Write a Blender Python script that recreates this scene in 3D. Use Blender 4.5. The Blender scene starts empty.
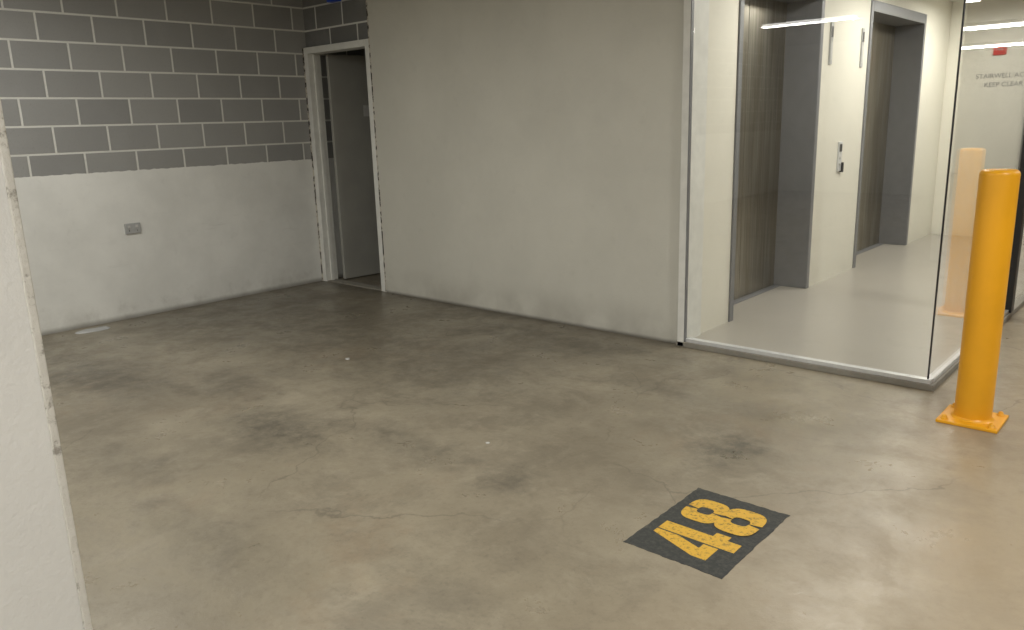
import bpy, bmesh, math, random
from mathutils import Matrix, Vector
random.seed(4)
sc = bpy.context.scene
COL = sc.collection

# ------------------------------------------------------------ node helpers
def new_mat(name):
    m = bpy.data.materials.new(name); m.use_nodes = True
    nt = m.node_tree
    b = nt.nodes["Principled BSDF"]
    return m, nt, b
def srgb(r, g, b):
    f = lambda c: ((c/255)/12.92 if c/255 <= 0.04045 else ((c/255+0.055)/1.055)**2.4)
    return (f(r), f(g), f(b), 1)
class N:
    def __init__(s, nt): s.nt = nt
    def node(s, t, **kw):
        n = s.nt.nodes.new(t)
        for k, v in kw.items(): setattr(n, k, v)
        return n
    def put(s, sock, v):
        if hasattr(v, "is_output"): s.nt.links.new(v, sock)
        else: sock.default_value = v
    def math(s, op, a, b=0.0, c=0.0, clamp=False):
        n = s.node("ShaderNodeMath", operation=op, use_clamp=clamp)
        s.put(n.inputs[0], a); s.put(n.inputs[1], b); s.put(n.inputs[2], c)
        return n.outputs[0]
    def pos(s): return s.node("ShaderNodeNewGeometry").outputs["Position"]
    def sep(s, v):
        n = s.node("ShaderNodeSeparateXYZ"); s.put(n.inputs[0], v); return n.outputs
    def comb(s, x, y, z):
        n = s.node("ShaderNodeCombineXYZ")
        s.put(n.inputs[0], x); s.put(n.inputs[1], y); s.put(n.inputs[2], z); return n.outputs[0]
    def scale(s, v, sx, sy, sz):
        n = s.node("ShaderNodeMapping"); s.put(n.inputs[0], v); n.inputs["Scale"].default_value = (sx, sy, sz); return n.outputs[0]
    def noise(s, v, sc_, det=4, rough=0.55, dist=0.0):
        n = s.node("ShaderNodeTexNoise"); s.put(n.inputs["Vector"], v)
        n.inputs["Scale"].default_value = sc_; n.inputs["Detail"].default_value = det
        n.inputs["Roughness"].default_value = rough; n.inputs["Distortion"].default_value = dist
        return n.outputs["Fac"]
    def ramp(s, f, a, b, lo=0.0, hi=1.0):
        n = s.node("ShaderNodeMapRange", interpolation_type='SMOOTHSTEP'); s.put(n.inputs[0], f)
        n.inputs[1].default_value = a; n.inputs[2].default_value = b
        n.inputs[3].default_value = lo; n.inputs[4].default_value = hi
        return n.outputs[0]
    def mix(s, f, a, b, mode='MIX'):
        n = s.node("ShaderNodeMix", data_type='RGBA', blend_type=mode)
        s.put(n.inputs[0], f); s.put(n.inputs[6], a); s.put(n.inputs[7], b); return n.outputs[2]
    def bump(s, h, strength, dist, bsdf):
        n = s.node("ShaderNodeBump"); s.put(n.inputs["Height"], h)
        n.inputs["Strength"].default_value = strength; n.inputs["Distance"].default_value = dist
        s.nt.links.new(n.outputs[0], bsdf.inputs["Normal"])

def plain(name, c, rough=0.5, metal=0.0, var=0.06, nscale=12):
    m, nt, b = new_mat(name); n = N(nt)
    f = n.noise(n.pos(), nscale, 4)
    d = tuple(x*(1-var*2) for x in c[:3])+(1,)
    nt.links.new(n.mix(n.ramp(f, 0.3, 0.7), d, c), b.inputs["Base Color"])
    b.inputs["Roughness"].default_value = rough; b.inputs["Metallic"].default_value = metal
    return m

# painted render wall, with scuffs and grime close to the floor
def render_wall(name, c, grime=0.35, bumpy=0.25, var=0.90):
    m, nt, b = new_mat(name); n = N(nt)
    p = n.pos(); z = n.sep(p)[2]
    f1 = n.noise(p, 1.3, 5, 0.6); f2 = n.noise(p, 9, 6, 0.65)
    dark = tuple(x*var for x in c[:3])+(1,)
    col = n.mix(n.ramp(f1, 0.3, 0.7), dark, c)
    col = n.mix(n.math('MULTIPLY', n.ramp(f2, 0.55, 0.8), 0.10), col, srgb(120, 118, 108))
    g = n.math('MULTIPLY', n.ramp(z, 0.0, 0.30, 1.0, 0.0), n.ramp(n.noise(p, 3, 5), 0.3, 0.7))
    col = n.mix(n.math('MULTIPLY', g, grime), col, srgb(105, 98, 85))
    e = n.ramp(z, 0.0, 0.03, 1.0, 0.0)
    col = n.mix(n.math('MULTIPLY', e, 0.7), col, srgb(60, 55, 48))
    nt.links.new(col, b.inputs["Base Color"]); b.inputs["Roughness"].default_value = 0.6
    n.bump(n.noise(p, 70, 4), bumpy, 0.004, b)
    return m

# grey concrete-block wall, white painted render below z=1.13
def block_wall(name, axis, shift, dado=True, c1=(145, 145, 143), c2=(158, 158, 155)):
    m, nt, b = new_mat(name); n = N(nt)
    p = n.pos(); s = n.sep(p)
    v = n.comb(n.math('SUBTRACT', s[axis], shift), n.math('SUBTRACT', s[2], 1.090), 0.0)
    br = n.node("ShaderNodeTexBrick"); nt.links.new(v, br.inputs["Vector"])
    br.offset = 0.5; br.offset_frequency = 2; br.squash = 1
    br.inputs["Scale"].default_value = 1
    br.inputs["Mortar Size"].default_value = 0.0085
    br.inputs["Mortar Smooth"].default_value = 0.3
    br.inputs["Brick Width"].default_value = 0.376
    br.inputs["Row Height"].default_value = 0.192
    br.inputs["Color1"].default_value = srgb(*c1)
    br.inputs["Color2"].default_value = srgb(*c2)
    br.inputs["Mortar"].default_value = srgb(218, 218, 212)
    sp = n.ramp(n.noise(p, 130, 3, 0.7), 0.58, 0.75)
    col = n.mix(n.math('MULTIPLY', sp, 0.35), br.outputs["Color"], srgb(90, 90, 90))
    col = n.mix(n.math('MULTIPLY', n.ramp(n.noise(p, 4, 4), 0.45, 0.8), 0.2), col, srgb(170, 170, 168))
    h = n.math('SUBTRACT', n.math('MULTIPLY', n.noise(p, 120, 3), 0.5), br.outputs["Fac"])
    if dado:
        edge = n.math('ADD', 1.133, n.math('MULTIPLY', n.math('SUBTRACT', n.noise(p, 14, 3), 0.5), 0.02))
        msk = n.math('LESS_THAN', s[2], edge)
        w = n.mix(n.ramp(n.noise(p, 1.6, 5, 0.6), 0.3, 0.7), srgb(219, 219, 214), srgb(234, 234, 229))
        w = n.mix(n.math('MULTIPLY', n.ramp(n.noise(p, 7, 6, 0.75), 0.56, 0.76), 0.15), w, srgb(165, 164, 157))
        band = n.math('MULTIPLY', n.ramp(s[2], 0.15, 0.45), n.ramp(s[2], 0.6, 0.85, 1, 0))
        scf = n.ramp(n.noise(n.scale(p, 1, 2.0, 22), 1.0, 5, 0.65), 0.60, 0.72)
        w = n.mix(n.math('MULTIPLY', n.math('MULTIPLY', scf, band), 0.14), w, srgb(140, 138, 130))
        low = n.math('MULTIPLY', n.ramp(s[2], 0.0, 0.25, 1, 0), n.ramp(n.noise(p, 3.5, 6, 0.7), 0.40, 0.68))
        w = n.mix(n.math('MULTIPLY', low, 0.3), w, srgb(145, 140, 127))
        w = n.mix(n.math('MULTIPLY', n.ramp(s[2], 0.0, 0.05, 1, 0), 0.65), w, srgb(90, 85, 74))
        col = n.mix(msk, col, w)
        h = n.math('MULTIPLY', h, n.math('SUBTRACT', 1.0, msk))
    nt.links.new(col, b.inputs["Base Color"]); b.inputs["Roughness"].default_value = 0.8
    n.bump(h, 0.6, 0.005, b)
    return m

def floor_mat():
    m, nt, b = new_mat("stained_concrete"); n = N(nt)
    p = n.pos(); s = n.sep(p)
    big = n.noise(p, 0.6, 6, 0.65, 0.3)
    mid = n.noise(p, 2.6, 9, 0.72, 0.25)
    fine = n.noise(p, 42, 6, 0.75)
    col = n.mix(n.ramp(big, 0.35, 0.65), srgb(129, 120, 103), srgb(154, 145, 126))
    col = n.mix(n.math('MULTIPLY', n.ramp(mid, 0.44, 0.66), 0.50), col, srgb(106, 99, 85))
    col = n.mix(n.math('MULTIPLY', n.ramp(n.noise(p, 4.6, 9, 0.75, 0.3), 0.50, 0.68), 0.35), col, srgb(170, 161, 142))
    col = n.mix(n.math('MULTIPLY', n.ramp(n.noise(p, 1.1, 8, 0.75, 0.3), 0.52, 0.70), 0.40), col, srgb(142, 123, 100))
    col = n.mix(n.math('MULTIPLY', n.ramp(fine, 0.50, 0.72), 0.28), col, srgb(84, 78, 67))
    col = n.mix(n.math('MULTIPLY', n.ramp(n.noise(p, 16, 6, 0.75), 0.56, 0.70), 0.28), col, srgb(84, 78, 69))
    # floor colour darkens toward the far corner; warm glare on the right is painted in
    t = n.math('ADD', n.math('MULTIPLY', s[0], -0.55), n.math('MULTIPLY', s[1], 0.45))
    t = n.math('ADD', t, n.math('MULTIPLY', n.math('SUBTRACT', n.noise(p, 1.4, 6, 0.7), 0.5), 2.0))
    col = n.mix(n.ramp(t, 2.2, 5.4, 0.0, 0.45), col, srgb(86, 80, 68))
    glare = n.ramp(n.math('ADD', s[0], n.math('MULTIPLY', n.noise(p, 1.5, 6, 0.7), 0.8)), -1.1, 0.3, 0, 0.5)
    col = n.mix(glare, col, srgb(180, 161, 134))
    # pale worn strip across the middle of the bay
    ws = n.math('ABSOLUTE', n.math('SUBTRACT', s[1], n.math('ADD', 1.75, n.math('MULTIPLY', n.noise(p, 1.2, 6, 0.7), 0.9))))
    col = n.mix(n.math('MULTIPLY', n.ramp(ws, 0.05, 0.4, 1, 0), n.ramp(n.noise(p, 6, 6, 0.75), 0.35, 0.65, 0.05, 0.25)), col, srgb(178, 168, 148))
    # oily / tyre stains and dark floor by the long wall, broken by ragged noise
    wob = n.math('MULTIPLY', n.math('SUBTRACT', n.noise(p, 5.0, 9, 0.8), 0.5), 4.0)
    brk = n.ramp(n.noise(p, 11, 8, 0.8), 0.36, 0.60, 0.3, 1.0)
    for (x, y, rx, ry, k) in [(-3.28, 1.93, .34, .16, .65), (-4.9, 1.75, .5, .2, .6), (-1.45, 3.0, .12, .17, .8),
                              (-2.63, 2.2, .4, .12, .5), (-2.9, 3.98, .95, .2, .45), (-4.9, 3.6, 1.5, .7, .4),
                              (-5.6, 2.6, .6, 1.0, .3), (-2.0, 2.2, .10, .15, .45), (-3.6, 3.0, 1.0, .4, .35),
                              (-4.1, 2.2, .3, .2, .45), (-2.5, 1.2, .4, .1, .3), (-1.9, 3.5, .4, .1, .35),
                              (-1.8, 1.5, .3, .08, .25), (-3.4, 1.3, .3, .12, .3)]:
        dx = n.math('DIVIDE', n.math('SUBTRACT', s[0], x), rx)
        dy = n.math('DIVIDE', n.math('SUBTRACT', s[1], y), ry)
        d = n.math('ADD', n.math('SQRT', n.math('ADD', n.math('MULTIPLY', dx, dx), n.math('MULTIPLY', dy, dy))), wob)
        col = n.mix(n.math('MULTIPLY', n.math('MULTIPLY', n.ramp(d, 0.1, 1.9, 1, 0), brk), k), col, srgb(64, 61, 55))
    # shadow and grime along the foot of the long wall, painted into the colour
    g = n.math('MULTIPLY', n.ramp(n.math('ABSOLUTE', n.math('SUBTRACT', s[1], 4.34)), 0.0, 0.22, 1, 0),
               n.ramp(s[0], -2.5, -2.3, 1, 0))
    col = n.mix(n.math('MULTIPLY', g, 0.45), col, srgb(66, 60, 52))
    # hairline cracks
    vo = n.node("ShaderNodeTexVoronoi", feature='DISTANCE_TO_EDGE')
    wv = n.node("ShaderNodeTexNoise"); nt.links.new(p, wv.inputs["Vector"]); wv.inputs["Scale"].default_value = 2.5; wv.inputs["Detail"].default_value = 8
    add = n.node("ShaderNodeMix", data_type='VECTOR'); add.inputs[0].default_value = 0.35
    nt.links.new(p, add.inputs[4]); nt.links.new(wv.outputs["Color"], add.inputs[5])
    nt.links.new(add.outputs[1], vo.inputs["Vector"]); vo.inputs["Scale"].default_value = 1.3
    cr = n.math('MULTIPLY', n.ramp(vo.outputs["Distance"], 0.0, 0.007, 1, 0), n.ramp(n.noise(p, 0.9, 2), 0.42, 0.56))
    col = n.mix(n.math('MULTIPLY', cr, 0.38), col, srgb(66, 60, 51))
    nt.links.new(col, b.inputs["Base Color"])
    nt.links.new(n.ramp(mid, 0.35, 0.65, 0.27, 0.48), b.inputs["Roughness"])
    b.inputs["Specular IOR Level"].default_value = 0.6
    n.bump(n.math('ADD', n.math('MULTIPLY', fine, 0.5), mid), 0.18, 0.01, b)
    return m

def steel_mat(name, c, rough):
    m, nt, b = new_mat(name); n = N(nt)
    f = n.noise(n.scale(n.pos(), 60, 60, 1.2), 1.0, 4, 0.6)
    p2 = n.noise(n.scale(n.pos(), 7, 7, 1.0), 1.0, 3)
    d = tuple(x*0.65 for x in c[:3])+(1,)
    col = n.mix(n.ramp(f, 0.3, 0.7), d, c)
    col = n.mix(n.math('MULTIPLY', n.ramp(p2, 0.42, 0.62), 0.5), col, srgb(118, 108, 88))
    nt.links.new(col, b.inputs["Base Color"])
    b.inputs["Metallic"].default_value = 0.85; b.inputs["Roughness"].default_value = rough
    return m

def glass_mat():
    m = bpy.data.materials.new("clear_glass"); m.use_nodes = True
    nt = m.node_tree; nt.nodes.clear(); n = N(nt)
    g = n.node("ShaderNodeNewGeometry")
    dt = n.node("ShaderNodeVectorMath", operation='DOT_PRODUCT')
    nt.links.new(g.outputs["Incoming"], dt.inputs[0]); nt.links.new(g.outputs["Normal"], dt.inputs[1])
    c = n.math('SUBTRACT', 1.0, n.math('ABSOLUTE', dt.outputs["Value"]), clamp=True)
    F = n.math('ADD', 0.04, n.math('MULTIPLY', 0.96, n.math('POWER', c, 5.0)), clamp=True)
    t = n.node("ShaderNodeBsdfTransparent"); t.inputs[0].default_value = (0.98, 0.985, 0.98, 1)
    gl = n.node("ShaderNodeBsdfGlossy"); gl.inputs["Roughness"].default_value = 0.0
    gl.inputs[0].default_value = (1, 1, 1, 1)
    mx = n.node("ShaderNodeMixShader"); nt.links.new(F, mx.inputs[0])
    nt.links.new(t.outputs[0], mx.inputs[1]); nt.links.new(gl.outputs[0], mx.inputs[2])
    o = n.node("ShaderNodeOutputMaterial"); nt.links.new(mx.outputs[0], o.inputs[0])
    return m

def emis(name, c, k):
    m, nt, b = new_mat(name)
    b.inputs["Base Color"].default_value = c
    b.inputs["Emission Color"].default_value = c; b.inputs["Emission Strength"].default_value = k
    return m

def mottled(name, a, c, lo=0.46, hi=0.54, sc_=24):
    m, nt, b = new_mat(name); n = N(nt)
    f = n.noise(n.pos(), sc_, 5, 0.7)
    nt.links.new(n.mix(n.ramp(f, lo, hi), a, c), b.inputs["Base Color"])
    b.inputs["Roughness"].default_value = 0.9
    n.bump(f, 0.5, 0.01, b)
    return m

def plate_mat():
    m, nt, b = new_mat("number_plate_black"); n = N(nt); p = n.pos()
    col = n.mix(n.ramp(n.noise(p, 60, 5, 0.7), 0.4, 0.7), srgb(50, 52, 51), srgb(74, 75, 70))
    col = n.mix(n.math('MULTIPLY', n.ramp(n.noise(p, 9, 8, 0.8), 0.55, 0.72), 0.55), col, srgb(118, 112, 98))
    nt.links.new(col, b.inputs["Base Color"]); b.inputs["Roughness"].default_value = 0.7
    return m

# ------------------------------------------------------------ mesh helpers
def mesh_obj(name, bm, mat, parent=None, smooth=False):
    me = bpy.data.meshes.new(name); bm.to_mesh(me); bm.free()
    o = bpy.data.objects.new(name, me); COL.objects.link(o)
    for mm in (mat if isinstance(mat, list) else [mat]): me.materials.append(mm)
    if smooth:
        for p in me.polygons: p.use_smooth = True
    if parent: o.parent = parent
    return o
def add_box(bm, lo, hi, mi=0):
    r = bmesh.ops.create_cube(bm, size=1)
    for v in r['verts']:
        v.co = Vector([(lo[i]+hi[i])/2 + v.co[i]*(hi[i]-lo[i]) for i in range(3)])
    fs = {f for v in r['verts'] for f in v.link_faces}
    for f in fs: f.material_index = mi
    return r['verts']
def boxes(name, lst, mat, parent=None, bevel=0.0):
    bm = bmesh.new()
    for e in lst: add_box(bm, e[0], e[1], e[2] if len(e) > 2 else 0)
    o = mesh_obj(name, bm, mat, parent)
    if bevel:
        md = o.modifiers.new("bevel", 'BEVEL'); md.width = bevel; md.segments = 3; md.limit_method = 'ANGLE'
    return o
def empty(name, loc=(0, 0, 0)):
    e = bpy.data.objects.new(name, None); COL.objects.link(e); e.empty_display_size = 0.2
    return e
def lathe(name, prof, mat, center, parent=None, seg=48):
    bm = bmesh.new(); rings = []
    for r, z in prof:
        if r < 1e-6: rings.append([bm.verts.new((center[0], center[1], center[2]+z))])
        else: rings.append([bm.verts.new((center[0]+r*math.cos(2*math.pi*i/seg), center[1]+r*math.sin(2*math.pi*i/seg), center[2]+z)) for i in range(seg)])
    for a, c in zip(rings[:-1], rings[1:]):
        for i in range(seg):
            j = (i+1) % seg
            if len(a) == 1: bm.faces.new((a[0], c[i], c[j]))
            elif len(c) == 1: bm.faces.new((a[i], a[j], c[0]))
            else: bm.faces.new((a[i], a[j], c[j], c[i]))
    bmesh.ops.recalc_face_normals(bm, faces=bm.faces)
    return mesh_obj(name, bm, mat, parent, smooth=True)

# ------------------------------------------------------------ materials
M_floor = floor_mat()
M_block = block_wall("grey_blockwork_with_white_dado", 1, 0.319)
M_block2 = block_wall("grey_blockwork", 0, 0.1, dado=False, c1=(112, 112, 110), c2=(122, 122, 120))
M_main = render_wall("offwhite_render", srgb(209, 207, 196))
M_pillar = render_wall("pillar_render", srgb(222, 222, 219), 0.2, 0.4)
M_lobby = render_wall("lobby_white_paint", srgb(228, 225, 212), 0.1, 0.05, 0.96)
M_ceil = plain("ceiling_paint", srgb(200, 199, 195), 0.9)
M_lceil = plain("lobby_ceiling", srgb(225, 225, 220), 0.9, var=0.01)
M_tile = plain("lobby_vinyl", srgb(166, 161, 152), 0.32, var=0.03, nscale=60)
M_frame = plain("door_frame_paint", srgb(228, 228, 222), 0.45, var=0.05)
M_leaf = plain("door_leaf_paint", srgb(162, 161, 154), 0.5, var=0.04, nscale=5)
M_dark = plain("dark_metal", srgb(30, 30, 32), 0.45)
M_alu = plain("aluminium", srgb(215, 216, 216), 0.35, 0.3, var=0.03)
M_portal = plain("portal_grey", srgb(124, 125, 128), 0.45, 0.2, var=0.04)
M_steel = steel_mat("brushed_steel", srgb(164, 158, 144), 0.32)
M_glass = glass_mat()
M_yel = plain("bollard_yellow", srgb(243, 174, 30), 0.38, var=0.06, nscale=3)
M_black = plate_mat()
M_kerb = plain("kerb_concrete", srgb(140, 136, 126), 0.8)
M_mot = mottled("broken_plaster", srgb(60, 55, 48), srgb(200, 194, 180))
M_bead = mottled("chipped_bead", srgb(150, 146, 138), srgb(205, 203, 196), 0.34, 0.46, 30)
M_tube = emis("lamp_diffuser", (1, 0.98, 0.94, 1), 6)
M_white = plain("white_plastic", srgb(200, 200, 196), 0.4)
M_greyp = plain("grey_plastic", srgb(175, 176, 175), 0.4)
M_red = plain("red_sign", srgb(205, 45, 40), 0.4)
M_txt = plain("dark_lettering", srgb(100, 100, 102), 0.5)
M_blue = plain("blue_paint", srgb(40, 80, 190), 0.4)

def worn_yellow():
    m, nt, b = new_mat("stencil_yellow"); n = N(nt); p = n.pos()
    col = n.mix(n.ramp(n.noise(p, 70, 5, 0.7), 0.50, 0.68), srgb(214, 170, 60), srgb(132, 108, 54))
    col = n.mix(n.math('MULTIPLY', n.ramp(n.noise(p, 13, 8, 0.8), 0.55, 0.66), 0.7), col, srgb(90, 83, 62))
    nt.links.new(col, b.inputs["Base Color"])
    b.inputs["Roughness"].default_value = 0.6
    return m
M_num = worn_yellow()

H = 2.6
# ------------------------------------------------------------ room shell
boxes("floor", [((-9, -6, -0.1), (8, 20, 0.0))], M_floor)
boxes("ceiling", [((-9, -6, H), (8, 20, H+0.1))], M_ceil)
boxes("wall_left", [((-6.48, -6, 0), (-6.28, 7.0, H))], M_block)
boxes("wall_behind", [((-6.48, -6.2, 0), (8, -6, H))], M_main)
boxes("wall_right", [((8, -6, 0), (8.2, 20, H))], M_main)
boxes("wall_far", [((-2.6, 20, 0), (8, 20.2, H))], M_main)
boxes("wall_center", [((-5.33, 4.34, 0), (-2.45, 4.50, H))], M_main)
boxes("wall_doorhead", [((-6.28, 4.39, 2.10), (-5.33, 4.50, H)), ((-6.28, 4.39, 0), (-6.262, 4.50, 2.1))], M_block2)
boxes("wall_storeroom", [((-6.28, 7.0, 0), (-5.0, 7.15, H)), ((-5.15, 4.5, 0), (-5.0, 7.0, H))], M_main)

# lift lobby walls (openings for two lifts)
XL = -2.42
A0, A1, B0, B1 = 4.93, 6.32, 7.36, 8.98
boxes("wall_lobby", [((XL-0.2, 4.52, 0), (XL, A0, H)), ((XL-0.2, A1, 0), (XL, B0, H)),
                     ((XL-0.2, B1, 0), (XL, 9.9, H)), ((XL-0.2, A0, 2.32), (XL, A1, H)),
                     ((XL-0.2, B0, 2.32), (XL, B1, H))], M_lobby)
boxes("wall_back", [((XL-0.2, 9.9, 0), (-1.0, 10.05, H))], M_lobby)
boxes("lobby_floor", [((XL-0.3, 4.385, 0.0), (-1.04, 9.9, 0.03))], M_tile)
boxes("lobby_ceiling", [((XL, 4.40, 2.52), (-1.04, 9.9, 2.56))], M_lceil)

# ------------------------------------------------------------ lifts
def lift(y0, y1):
    e = empty("elevator_door")
    t = 0.055; xf = XL+0.012; xb = XL-0.30
    boxes("portal_frame", [((xb, y0, 0.031), (xf, y0+t, 2.32)), ((xb, y1-t, 0.031), (xf, y1, 2.32)),
                     ((xb, y0+t, 2.23), (xf, y1-t, 2.32))], M_portal, e, 0.004)
    ym = (y0+y1)/2
    boxes("panel_1", [((xb, y0+t, 0.035), (xb+0.04, ym-0.002, 2.229))], M_steel, e, 0.003)
    boxes("panel_2", [((xb, ym+0.002, 0.035), (xb+0.04, y1-t, 2.229))], M_steel, e, 0.003)
    boxes("sill", [((xb+0.041, y0+t, 0.031), (xb+0.10, y1-t, 0.034))], M_portal, e)
    boxes("shaft_backing", [((xb-0.05, y0, 0.03), (xb-0.005, y1, 2.32))], M_dark, e)
    return e
lift(A0, A1); lift(B0, B1)

# call panel and indicator plates
e = empty("elevator_call_panel")
boxes("plate", [((XL, 6.80, 0.93), (XL+0.012, 6.88, 1.17))], M_alu, e, 0.003)
boxes("dark_display", [((XL+0.012, 6.815, 1.09), (XL+0.014, 6.865, 1.15))], M_dark, e)
boxes("bracket_box", [((XL, 6.87, 0.92), (XL+0.025, 6.90, 1.00))], M_dark, e, 0.003)
for zz in (0.99, 1.04):
    lathe("button", [(0, 0.006), (0.012, 0.006), (0.012, 0)], M_white, (0, 0, 0), e, 16).matrix_world = \
        Matrix.Translation((XL+0.012, 6.83, zz)) @ Matrix.Rotation(math.pi/2, 4, 'Y')
for y in (6.50, 7.20):
    e = empty("floor_indicator")
    boxes("plate", [((XL, y-0.025, 1.77), (XL+0.012, y+0.025, 2.08))], M_greyp, e, 0.003)
    boxes("display", [((XL+0.012, y-0.018, 1.97), (XL+0.014, y+0.018, 2.05))], M_dark, e)
    boxes("legend", [((XL+0.012, y-0.018, 1.80), (XL+0.014, y+0.018, 1.94))], M_white, e)

# signs on back wall of the lobby
def text(name, s, size, loc, mat, parent):
    c = bpy.data.curves.new(name, 'FONT'); c.body = s; c.size = size; c.extrude = 0.001; c.align_x = 'CENTER'; c.align_y = 'CENTER'
    o = bpy.data.objects.new(name, c); COL.objects.link(o); c.materials.append(mat)
    o.location = loc; o.rotation_euler = (math.pi/2, 0, 0); o.parent = parent
e = empty("fire_exit_sign")
boxes("plate", [((-1.98, 9.888, 1.94), (-1.86, 9.9, 2.05))], M_red, e, 0.003)
text("lettering", "FIRE", 0.04, (-1.92, 9.886, 1.995), M_white, e)
e = empty("wall_notice")
text("line_1", "STAIRWELL ACCESS", 0.066, (-1.83, 9.898, 1.73), M_txt, e)
text("line_2", "KEEP CLEAR", 0.066, (-1.86, 9.898, 1.64), M_txt, e)

# ------------------------------------------------------------ glass partition
e = empty("glass_partition")
boxes("kerb", [((-2.46, 4.30, 0), (-0.97, 4.385, 0.032)), ((-1.04, 4.385, 0), (-0.97, 9.9, 0.032))], M_kerb, e, 0.003)
boxes("channel", [((-2.40, 4.315, 0.032), (-0.99, 4.36, 0.052)), ((-1.02, 4.36, 0.032), (-0.985, 6.25, 0.052)),
                  ((-2.40, 4.315, 2.56), (-0.99, 4.36, 2.6)), ((-1.02, 4.36, 2.56), (-0.985, 9.9, 2.6))], M_alu, e)
boxes("glass_front", [((-2.40, 4.333, 0.05), (-1.012, 4.343, 2.57))], M_glass, e)
boxes("glass_side", [((-1.005, 4.35, 0.05), (-0.995, 6.22, 2.57))], M_glass, e)
boxes("glass_side_far", [((-1.005, 6.31, 0.05), (-0.995, 9.9, 2.57))], M_glass, e)
boxes("corner_joint", [((-1.011, 4.335, 0.05), (-1.005, 4.35, 2.57))], M_dark, e)
boxes("end_post", [((-1.03, 6.22, 0.032), (-0.97, 6.31, 2.6))], M_dark, e, 0.004)
boxes("wall_post", [((-2.452, 4.30, 0.0), (-2.405, 4.52, 2.6))], M_frame, e, 0.004)
boxes("post_edge", [((-2.409, 4.302, 0.03), (-2.400, 4.33, 2.6))], M_portal, e)

# ------------------------------------------------------------ store-room door
e = empty("door_1")
x0, x1, ztop, w = -6.262, -5.352, 2.10, 0.055
boxes("frame", [((x0, 4.345, 0), (x0+w, 4.48, ztop)), ((x1-w, 4.345, 0), (x1, 4.48, ztop)),
                ((x0+w, 4.345, ztop-w), (x1-w, 4.48, ztop))], M_frame, e, 0.004)
boxes("stop", [((x0+w, 4.40, 0), (x0+w+0.015, 4.43, ztop-w)), ((x1-w-0.015, 4.40, 0), (x1-w, 4.43, ztop-w))], M_frame, e)
boxes("threshold", [((x0+w, 4.36, 0), (x1-w, 4.46, 0.008))], M_kerb, e)
lw = 0.77
leaf = boxes("leaf", [((0, -0.04, 0.01), (lw, 0, ztop-w-0.006))], M_leaf, e, 0.002)
sgn = boxes("leaf_sign", [((0.33, -0.044, 1.50), (0.47, -0.04, 1.60))], M_white, e)
hnd = boxes("handle", [((lw-0.11, -0.052, 0.95), (lw-0.04, -0.04, 1.15)), ((lw-0.10, -0.09, 1.03), (lw-0.08, -0.05, 1.05)),
                 ((lw-0.19, -0.10, 1.03), (lw-0.08, -0.085, 1.05))], M_alu, e, 0.003)
for o in (leaf, sgn, hnd):
    o.matrix_world = Matrix.Translation((x0+w+0.05, 4.50, 0)) @ Matrix.Rotation(math.radians(84), 4, 'Z')
boxes("plaster_edge", [((-5.352, 4.345, 0), (-5.33, 4.42, 2.6)), ((-6.28, 4.345, 0), (-6.262, 4.392, 2.1))], M_mot, e)

# ------------------------------------------------------------ near column on the left
e = empty("concrete_column")
boxes("shaft", [((-2.0, -1.2, 0), (-1.5, 0.449, H))], M_pillar, e, 0.008)
boxes("corner_bead", [((-1.51, 0.440, 0), (-1.4965, 0.4545, H))], M_bead, e, 0.003)

# ------------------------------------------------------------ outlet on the left wall
e = empty("wall_outlet")
boxes("faceplate", [((-6.28, 2.595, 0.655), (-6.268, 2.715, 0.735))], M_greyp, e, 0.004)
boxes("switches", [((-6.268, 2.615, 0.70), (-6.264, 2.635, 0.72)), ((-6.268, 2.675, 0.70), (-6.264, 2.695, 0.72))], M_white, e)
boxes("sockets", [((-6.268, 2.624, 0.672), (-6.2665, 2.627, 0.684)), ((-6.268, 2.684, 0.672), (-6.2665, 2.687, 0.684))], M_dark, e)
boxes("junction_box", [((-5.85, 4.33, 2.43), (-5.72, 4.39, 2.53))], M_blue, None, 0.006)

# ------------------------------------------------------------ bollards
def bollard(cx, cy):
    e = empty("bollard")
    r = 0.077; h = 1.145
    prof = [(r, 0.012), (r, h-0.022)] + [(r-0.022+0.022*math.cos(a), h-0.022+0.022*math.sin(a)) for a in [math.pi/2*i/6 for i in range(1, 7)]] + [(0, h+0.002)]
    lathe("post", prof, M_yel, (cx, cy, 0), e)
    boxes("base_plate", [((cx-0.125, cy-0.125, 0), (cx+0.125, cy+0.125, 0.014))], M_yel, e, 0.003)
    lathe("weld", [(r+0.012, 0.014), (r+0.004, 0.02), (r-0.001, 0.028)], M_yel, (cx, cy, 0), e)
    for sx in (-1, 1):
        for sy in (-1, 1):
            c = (cx+sx*0.096, cy+sy*0.096, 0)
            lathe("bolt", [(0.017, 0.014), (0.017, 0.017), (0.011, 0.017), (0.011, 0.028), (0.006, 0.034), (0, 0.034)], M_yel, c, e, 6)
bollard(-0.725, 3.99); bollard(-0.70, 6.15)

# ------------------------------------------------------------ bay number 48
e = empty("bay_number_marking")
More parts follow.
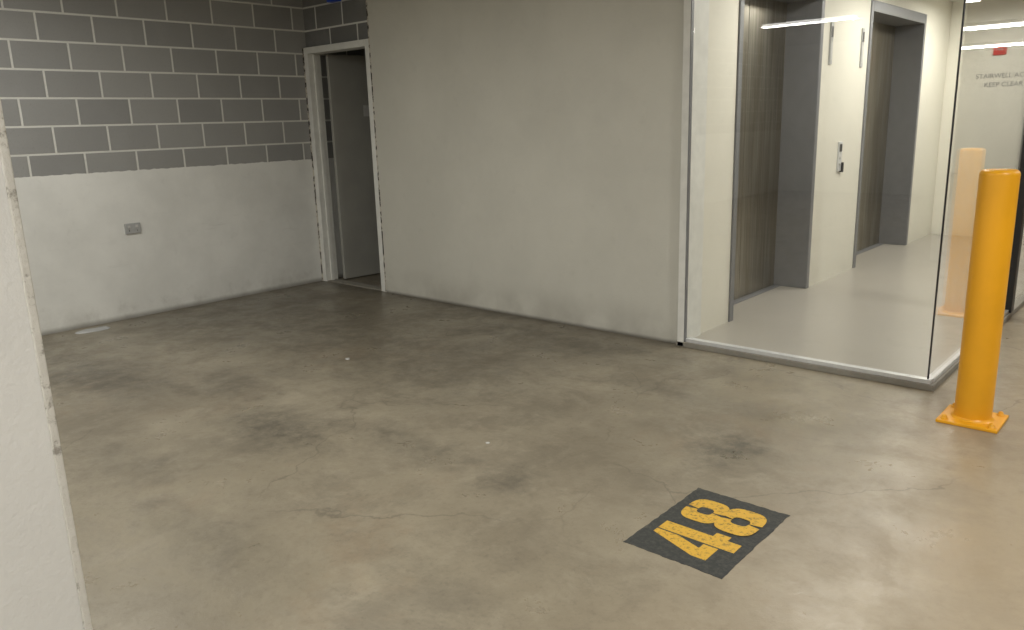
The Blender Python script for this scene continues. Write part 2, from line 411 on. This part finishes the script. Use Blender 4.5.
# plate outline slightly ragged from wear
bm = bmesh.new(); random.seed(11)
pts = []
cs = [(-1.372, 2.068), (-1.005, 2.068), (-1.005, 2.592), (-1.372, 2.592)]
for i in range(4):
    a = Vector(cs[i]); c = Vector(cs[(i+1) % 4]); nn = Vector((-(c-a).y, (c-a).x)).normalized(); K = 26
    for k in range(K):
        q = a + (c-a)*k/K + (nn*random.uniform(0, 0.005) if k else Vector((0, 0)))
        pts.append(q)
top = [bm.verts.new((q.x, q.y, 0.0015)) for q in pts]; bot = [bm.verts.new((q.x, q.y, 0)) for q in pts]
bm.faces.new(top)
for i in range(len(pts)):
    j = (i+1) % len(pts); bm.faces.new((bot[i], bot[j], top[j], top[i]))
mesh_obj("plate", bm, M_black, e)
def flat(name, polys, y0, w, h=0.285, xb=-1.045):
    bm = bmesh.new()
    for i, pl in enumerate(polys):
        vs = [bm.verts.new((xb - v*h, y0 + u*w, 0.0020+0.00005*i)) for u, v in pl]
        f = bm.faces.new(vs); f.normal_update()
        if f.normal.z < 0: f.normal_flip()
    return mesh_obj(name, bm, M_num, e)
four = [[(.54, 0), (.88, 0), (.88, 1), (.54, 1)],
        [(0, .18), (.50, .18), (.50, .37), (0, .37)], [(.88, .18), (1.04, .18), (1.04, .37), (.88, .37)],
        [(0, .37), (.32, .37), (.50, .70), (.50, 1), (.36, 1)]]
flat("digit_four", four, 2.132, 0.178)
def ring(cx, cy, a, b, ai, bi, side):
    out = []; n = 14
    def pt(t, A, B):
        c, s = math.cos(t), math.sin(t); p = 0.62
        return (cx + A*math.copysign(abs(c)**p, c), cy + B*math.copysign(abs(s)**p, s))
    t0, t1 = (-math.pi/2+0.03, math.pi/2-0.03) if side > 0 else (math.pi/2+0.03, 3*math.pi/2-0.03)
    for i in range(n):
        a0 = t0+(t1-t0)*i/n; a1 = t0+(t1-t0)*(i+1)/n
        out.append([pt(a0, a, b), pt(a1, a, b), pt(a1, ai, bi), pt(a0, ai, bi)])
    return out
eight = ring(.5, .745, .48, .255, .14, .10, 1)+ring(.5, .745, .48, .255, .14, .10, -1) \
      + ring(.5, .265, .52, .265, .15, .11, 1)+ring(.5, .265, .52, .265, .15, .11, -1)
flat("digit_eight", eight, 2.342, 0.185)

# ------------------------------------------------------------ bits on the floor
def chip(name, x, y, sx, sy, sz, mat, seed):
    random.seed(seed); bm = bmesh.new(); n = 9
    top = []; bot = []
    for i in range(n):
        a = 2*math.pi*i/n; k = random.uniform(0.65, 1.0)
        px, py = x+sx*k*math.cos(a), y+sy*k*math.sin(a)
        bot.append(bm.verts.new((px, py, 0))); top.append(bm.verts.new((x+(px-x)*.85, y+(py-y)*.85, sz*random.uniform(.7, 1))))
    bm.faces.new(top); bm.faces.new(bot[::-1])
    for i in range(n): bm.faces.new((bot[i], bot[(i+1) % n], top[(i+1) % n], top[i]))
    return mesh_obj(name, bm, mat)
chip("plaster_flake", -6.12, 2.2, .07, .15, .012, M_greyp, 1)
chip("paper_scrap", -3.95, 2.87, .02, .016, .004, M_white, 2)
chip("paper_scrap", -2.33, 2.42, .012, .010, .004, M_white, 3)

# ------------------------------------------------------------ lamps
def batten(x, y, along, power, L=1.2, z=H, wd=0.16, col=(1, 0.98, 0.925)):
    e = empty("ceiling_light")
    hx, hy = (L/2, wd/2) if along == 'X' else (wd/2, L/2)
    boxes("housing", [((x-hx, y-hy, z-0.05), (x+hx, y+hy, z))], M_white, e, 0.004)
    boxes("diffuser", [((x-hx+.02, y-hy+.02, z-0.075), (x+hx-.02, y+hy-.02, z-0.05))], M_tube, e, 0.006)
    ld = bpy.data.lights.new("lamp", 'AREA'); ld.shape = 'RECTANGLE'; ld.size = hx*2; ld.size_y = hy*2
    ld.energy = power; ld.color = col
    lo = bpy.data.objects.new("lamp", ld); COL.objects.link(lo); lo.location = (x, y, z-0.085); lo.parent = e
batten(-2.6, 1.6, 'X', 25)
batten(-4.9, 1.3, 'Y', 26)  # unseen batten, added to brighten the block wall
batten(-4.2, -1.8, 'X', 60)  # unseen batten, added as general fill for the walls
batten(-0.3, -0.9, 'X', 58)  # unseen batten, added to even out the long wall and light the column
batten(0.9, 2.8, 'X', 50)
batten(1.2, 6.0, 'X', 40)
batten(3.0, -1.5, 'X', 46)
batten(0.8, 10.0, 'X', 30)
batten(0.75, 13.5, 'X', 34)
batten(1.5, 17.6, 'X', 34)
LC = (1, 0.965, 0.88)
batten(-1.70, 5.4, 'Y', 20, 0.6, 2.52, 0.3, LC)
batten(-1.70, 7.2, 'Y', 20, 0.6, 2.52, 0.3, LC)
batten(-1.70, 9.0, 'Y', 22, 0.6, 2.52, 0.3, LC)

w = bpy.data.worlds.new("world"); sc.world = w; w.use_nodes = True
w.node_tree.nodes["Background"].inputs[0].default_value = (0.8, 0.85, 0.9, 1)
w.node_tree.nodes["Background"].inputs[1].default_value = 0.1
sc.view_settings.view_transform = 'Standard'

# ------------------------------------------------------------ camera (28 mm phone lens, 1.4 m up, 13.5 deg down)
X = Vector((922, -164, 796)).normalized()
Y = Vector((725, 214, -796)); Y = (Y - X*Y.dot(X)).normalized()
Z = X.cross(Y)
cam = bpy.data.cameras.new("camera"); co = bpy.data.objects.new("camera", cam); COL.objects.link(co)
m = Matrix((X, Y, Z)).to_4x4(); m.translation = (0, 0, 1.4)
co.matrix_world = m
cam.sensor_width = 36; cam.lens = 36*796/1024; cam.clip_start = 0.05
sc.camera = co
